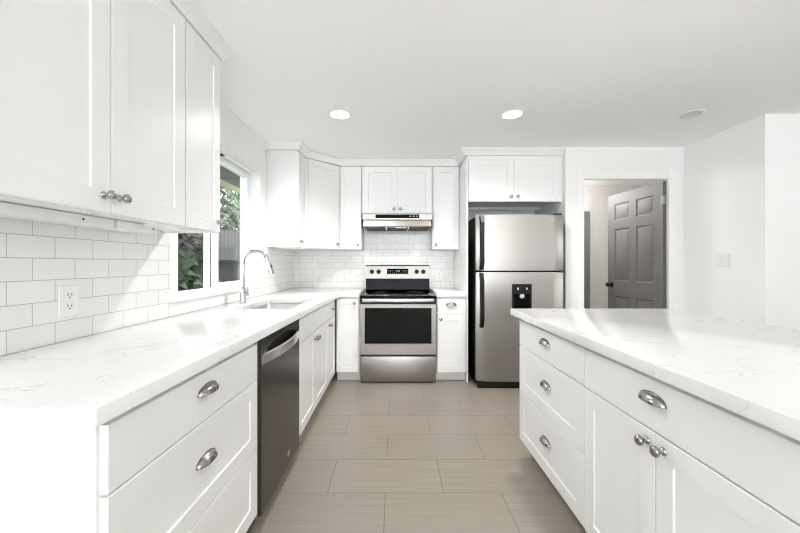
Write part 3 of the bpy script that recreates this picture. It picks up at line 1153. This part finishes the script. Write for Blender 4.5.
for x in (-0.300, -0.222, 0.222, 0.300):
    kb = bmesh.new()
    lathe(kb, [(0, 0), (0.026, 0), (0.026, 0.004), (0.021, 0.006), (0.019, 0.022), (0.017, 0.025), (0, 0.025)], 24)
    box(kb, -0.004, 0.004, -0.018, 0.018, 0.024, 0.030, 0.001)
    o = obj('control_knob', kb, M['blackplastic'], bgo, 40)
    o.location = (x, face_pt(1.10) - 0.0005, 1.10)
    o.rotation_euler = (PI / 2 - tilt, 0, 0)
ds = bmesh.new()
box(ds, -0.125, 0.125, -0.032, 0.032, 0, 0.003, 0.001)
o = obj('display', ds, M['blackglass'], bgo)
o.location = (0, face_pt(1.103), 1.103)
o.rotation_euler = (PI / 2 - tilt, 0, 0)
SEG = {'a': (-1, 1, 1.8, 2.2), 'g': (-1, 1, -0.2, 0.2), 'd': (-1, 1, -2.2, -1.8), 'f': (-1.2, -0.8, 0, 2), 'b': (0.8, 1.2, 0, 2), 'e': (-1.2, -0.8, -2, 0), 'c': (0.8, 1.2, -2, 0)}
dg = bmesh.new()
for i, code in enumerate(('bc', 'abged', 'abcdef', 'abcdef')):
    for ch in code:
        q = SEG[ch]
        cx = -0.022 + 0.0125 * i + (0.004 if i > 1 else 0)
        box(dg, cx + q[0] * 0.0036, cx + q[1] * 0.0036, 0.006 + q[2] * 0.0036, 0.006 + q[3] * 0.0036, 0.003, 0.0036)
obj('digits', dg, M['led'], o)
for i in range(10):
    for k_ in range(2):
        if 3 <= i <= 6 and k_ == 1:
            continue
        kp = bmesh.new()
        cx = -0.108 + 0.024 * i
        box(kp, cx - 0.006, cx + 0.006, -0.022 + 0.026 * k_, -0.018 + 0.026 * k_, 0.003, 0.0034)
        obj('key', kp, M['grey'], o)

# ------------------------------------------------------------------ fridge
FR0, FR1, FYF = 0.777, 1.612, 3.255
fr = thing('fridge', 'stainless top-freezer fridge with black sides in the niche beside the doorway', 'fridge', (FR0, FYF, 0))
FW = FR1 - FR0
obj('body', bx(0.006, FW - 0.006, 0.075, 0.80, 0.03, 1.652, bev=0.004), M['black'], fr)
tk = bmesh.new()
box(tk, 0.02, FW - 0.02, 0.03, 0.078, 0.0, 0.066, 0.006, 2)
obj('toe_grille', tk, M['blackplastic'], fr)


def curved_door_bm(w, z0, z1, t=0.070, bulge=0.022, n=24):
    bm = bmesh.new()
    pr = []
    for i in range(n + 1):
        u = i / n * 2 - 1
        y = bulge * u * u
        if i in (0, n):
            y += 0.008
        pr.append((w * i / n, y))
    poly = pr + [(w, t), (0, t)]
    prism(bm, poly, 'z', z0, z1)
    es = [e for e in bm.edges if abs(e.verts[0].co.z - e.verts[1].co.z) < 1e-6 and (e.verts[0].co.y + e.verts[1].co.y) / 2 < t - 0.01]
    bmesh.ops.bevel(bm, geom=es, offset=0.008, segments=3, affect='EDGES', profile=0.5)
    return bm


fz = obj('freezer_door', curved_door_bm(FW, 1.127, 1.660), M['steel'], fr, 40)
fd = obj('fridge_door', curved_door_bm(FW, 0.072, 1.112), M['steel'], fr, 40)


def fr_handle(z0, z1):
    bm = bmesh.new()
    n = 20
    A = []
    for i in range(n + 1):
        s = i / n
        z = z0 + (z1 - z0) * s
        lift = 0.034 * min(1, (math.sin(PI * s) * 2.2)) + 0.004
        x = 0.048
        y = 0.018 - lift
        A.append([bm.verts.new(p) for p in ((x - 0.021, y + 0.012, z), (x - 0.016, y - 0.014, z), (x + 0.016, y - 0.014, z), (x + 0.021, y + 0.012, z))])
    for a, b in zip(A, A[1:]):
        for i in range(4):
            j = (i + 1) % 4
            bm.faces.new((a[i], b[i], b[j], a[j]))
    bm.faces.new(A[0]); bm.faces.new(A[-1][::-1])
    return bm


obj('handle', fr_handle(1.135, 1.655), M['blackplastic'], fz, 40)
obj('handle', fr_handle(0.585, 1.105), M['blackplastic'], fd, 40)
# water dispenser set into the lower door
dp = wall_with_hole('y', -0.012, 0.03, 0.334, 0.516, 0.70, 1.0, [(0.350, 0.500, 0.715, 0.905)])
dpo = obj('dispenser', dp, M['blackplastic'], fd)
obj('dispenser_recess', bx(0.350, 0.500, -0.006, -0.001, 0.715, 0.905), M['blackglass'], dpo)
pd = bmesh.new()
lathe(pd, [(0, 0), (0.022, 0), (0.022, 0.006), (0.016, 0.010), (0, 0.010)], 24, Matrix.Translation((0.424, -0.011, 0.885)) @ Matrix.Rotation(PI / 2, 4, 'X'))
obj('paddle', pd, M['grey'], dpo)
for x in (0.386, 0.470):
    pb = bmesh.new()
    lathe(pb, [(0, 0), (0.009, 0), (0.009, 0.003), (0, 0.003)], 12, Matrix.Translation((x, -0.012, 0.957)) @ Matrix.Rotation(PI / 2, 4, 'X') @ Matrix.Diagonal((0.7, 1.3, 1, 1)))
    obj('button', pb, M['plate'], dpo)
em = bmesh.new()
for i in range(5):
    box(em, 0.705 + 0.016 * i, 0.716 + 0.016 * i, 0.0085 + 0.0022 * i, 0.013 + 0.0022 * i, 1.588 - 0.004 * (i % 2), 1.598)
obj('emblem', em, M['chrome'], fz)
obj('hinge_cap', bx(FW - 0.085, FW - 0.012, 0.03, 0.12, 1.6605, 1.676, bev=0.004), M['blackplastic'], fr)

# unseen ceiling lamp, added to brighten the hall
t = thing('added_hall_lamp', 'round white ceiling lamp added unseen to light the hall behind the doorway', 'ceiling light', (2.2, 4.45, CEIL))
b = bmesh.new()
lathe(b, [(0, -0.08), (0.08, -0.07), (0.13, -0.04), (0.15, 0.0), (0, 0)], 32)
obj('shade', b, M['lens_on'], t)

# ------------------------------------------------------------------ outlets and switch
def outlet(label, loc, rotz):
    t = thing('wall_outlet', label, 'outlet', loc, rotz, 'white wall outlets')
    obj('plate', bx(-0.040, 0.040, -0.005, 0, -0.058, 0.058, bev=0.002), M['plate'], t)
    for zc_ in (0.021, -0.021):
        s = bmesh.new()
        box(s, -0.0165, 0.0165, -0.0065, -0.005, zc_ - 0.014, zc_ + 0.014, 0.001)
        so = obj('socket', s, M['plate'], t)
        q = bmesh.new()
        box(q, -0.009, -0.006, -0.0069, -0.0065, zc_ - 0.002, zc_ + 0.008)
        box(q, 0.006, 0.009, -0.0069, -0.0065, zc_ - 0.002, zc_ + 0.007)
        lathe(q, [(0, 0), (0.003, 0), (0.003, 0.0004), (0, 0.0004)], 10, Matrix.Translation((0, -0.0065, zc_ - 0.008)) @ Matrix.Rotation(PI / 2, 4, 'X'))
        obj('slots', q, M['slot'], so)
    return t


outlet('white wall outlet on the left tile backsplash near the camera', (WL + 0.0085, 1.287, 1.052), PI / 2)
outlet('white wall outlet on the back tiles left of the stove', (-0.694, WB - 0.0085, 1.045), 0)
outlet('white wall outlet on the back tiles right of the stove', (0.535, WB - 0.0085, 1.05), 0)
sw = thing('light_switch', 'white double light switch on the right wall beside the doorway', 'light switch', (RX - 0.0005, 2.99, 1.225), -PI / 2)
obj('plate', bx(-0.060, 0.060, -0.006, 0, -0.060, 0.060, bev=0.002), M['plate'], sw)
for x in (-0.024, 0.024):
    r_ = obj('rocker', bx(x - 0.017, x + 0.017, -0.0095, -0.006, -0.034, 0.034, bev=0.0015), M['plate'], sw)
    r_.rotation_euler = (0.02, 0, 0)

# ------------------------------------------------------------------ recessed ceiling lights
def downlight(label, x, y, on):
    t = thing('recessed_light', label, 'ceiling light', (x, y, CEIL), 0, 'recessed ceiling lights')
    b = bmesh.new()
    lathe(b, [(0.070, -0.0004), (0.092, -0.0004), (0.092, -0.004), (0.086, -0.007), (0.074, -0.006), (0.068, -0.002)], 40)
    obj('trim_ring', b, M['trim'], t)
    b = bmesh.new()
    lathe(b, [(0, -0.003), (0.071, -0.003), (0.071, -0.001), (0, -0.001)], 40)
    obj('lens', b, M['lens_on' if on else 'lens_off'], t)
    if on:
        l = bpy.data.lights.new('recessed_lamp', 'SPOT')
        l.energy = 62
        l.spot_size = 2.6
        l.spot_blend = 0.8
        l.shadow_soft_size = 0.06
        l.color = (1.0, 0.98, 0.95)
        o = bpy.data.objects.new('recessed_lamp', l)
        COL.objects.link(o)
        o.parent = t
        o.location = (0, 0, -0.07)


downlight('lit recessed ceiling light over the aisle, left of the pair', -0.427, 2.66, True)
downlight('lit recessed ceiling light in front of the fridge, right of the pair', 0.907, 2.66, True)
downlight('unlit recessed ceiling light near the right wall', 2.29, 2.66, False)

l = bpy.data.lights.new('added_hall_fill', 'POINT')  # unseen point light added below the lamp to brighten the hall
l.energy = 20
l.shadow_soft_size = 0.1
o = bpy.data.objects.new('added_hall_fill', l)
COL.objects.link(o)
o.location = (2.2, 4.45, CEIL - 0.25)

# ------------------------------------------------------------------ outside the window
random.seed(4)
struct('ground', bx(-9, WO - 0.01, -1, 14, -0.25, -0.15), M['soil'])
so = bmesh.new()
box(so, -1.93, WO - 0.001, 0.8, 7.5, 2.13, 2.16)
for i in range(14):
    y = 1.0 + 0.46 * i
    box(so, -1.93, WO - 0.001, y, y + 0.006, 2.126, 2.13)
struct('ceiling_eave', so, M['soffit'])
struct('trim_7', bx(-1.97, -1.9305, 0.8, 7.5, 2.075, 2.24), M['fascia'])


def leaf(bm, p, d, up, l, w):
    d = d.normalized()
    s = d.cross(up)
    if s.length < 1e-3:
        s = Vector((1, 0, 0))
    s.normalize()
    nrm = s.cross(d)
    a = bm.verts.new(p)
    t = bm.verts.new(p + d * l - nrm * l * 0.15)
    m = p + d * l * 0.45
    mid = bm.verts.new(m - nrm * w * 0.12)
    L_ = bm.verts.new(m + s * w * 0.5 + nrm * w * 0.1)
    R_ = bm.verts.new(m - s * w * 0.5 + nrm * w * 0.1)
    bm.faces.new((a, mid, L_)); bm.faces.new((mid, t, L_))
    bm.faces.new((a, R_, mid)); bm.faces.new((mid, R_, t))


def rnd_dir():
    while True:
        v = Vector((random.uniform(-1, 1), random.uniform(-1, 1), random.uniform(-1, 1)))
        if 0.1 < v.length < 1:
            return v.normalized()


def plant(name, label, cat, loc, rad, n, l, w, m, whorl=5, stems=7):
    t = thing(name, label, cat, loc)
    f = bmesh.new()
    s = bmesh.new()
    tips = []
    for _ in range(n // whorl):
        v = rnd_dir()
        r = random.uniform(0.55, 1.0) ** 0.5
        p = Vector((v.x * rad[0] * r, v.y * rad[1] * r, rad[2] * (1 + v.z * r)))
        out = Vector((v.x, v.y, v.z * 0.6 + 0.35)).normalized()
        tips.append(p)
        a0 = random.uniform(0, 2 * PI)
        sd = out.cross(Vector((0.3, 0.2, 0.9))).normalized()
        sd2 = out.cross(sd)
        for k in range(whorl):
            a = a0 + 2 * PI * k / whorl
            d = out * random.uniform(0.1, 0.6) + (sd * math.cos(a) + sd2 * math.sin(a))
            leaf(f, p, d, out, l * random.uniform(0.7, 1.2), w * random.uniform(0.8, 1.2))
    for _ in range(stems):
        p = random.choice(tips)
        q = Vector((p.x * 0.45, p.y * 0.45, p.z * 0.5))
        tube(s, [(p.x * 0.08, p.y * 0.08, 0 if loc[2] < 0 else -0.15 - loc[2]), q, p], [0.02, 0.013, 0.005], 6)
    obj('foliage', f, m, t, 180)
    obj('stem', s, M['bark'], t)
    return t


plant('shrub', 'dark broad-leaved shrub close outside the left window pane', 'shrub', (-2.33, 3.62, -0.15), (0.42, 0.42, 0.95), 1300, 0.17, 0.065, M['leaf_dark'])
plant('tree', 'pale green leafy tree behind the fence, seen through the right window pane', 'tree', (-4.9, 8.4, 0.6), (1.3, 1.2, 1.6), 7500, 0.16, 0.08, M['leaf_light'], 4, 12)
plant('tree', 'dark leafy tree beyond the fence behind the shrub', 'tree', (-4.9, 6.1, 0.4), (0.95, 1.0, 1.6), 4500, 0.17, 0.08, M['leaf_dark'], 4, 10)
fe = thing('fence', 'tall grey board fence outside the sink window', 'fence', (-3.3, 6.2, -0.15))
pb = bmesh.new()
for i in range(34):
    y = -2.6 + 0.15 * i
    box(pb, 0, 0.02, y + 0.003, y + 0.147, 0.03, 2.0)
box(pb, -0.04, 0, -2.6, 2.5, 0.4, 0.48); box(pb, -0.04, 0, -2.6, 2.5, 1.6, 1.68)
obj('boards', pb, M['fence'], fe)
for y in (-2.5, -0.1, 2.4):
    obj('post', bx(-0.13, -0.041, y - 0.045, y + 0.045, 0, 2.05), M['fence'], fe)
bn = thing('bin', 'dark grey wheeled bin standing by the fence outside the window', 'bin', (-2.68, 5.55, -0.15))
b = bmesh.new()
prism(b, [(-0.24, 0.05), (0.24, 0.05), (0.29, 1.35), (-0.29, 1.35)], 'y', -0.33, 0.33)
obj('body', b, M['bin'], bn)
obj('lid', bx(-0.31, 0.31, -0.35, 0.35, 1.351, 1.41, bev=0.015, seg=2), M['bin'], bn)
for x in (-0.2, 0.2):
    b = bmesh.new()
    tube(b, [(x - 0.03, 0.3, 0.09), (x + 0.03, 0.3, 0.09)], 0.09, 16)
    obj('wheel', b, M['black'], bn)
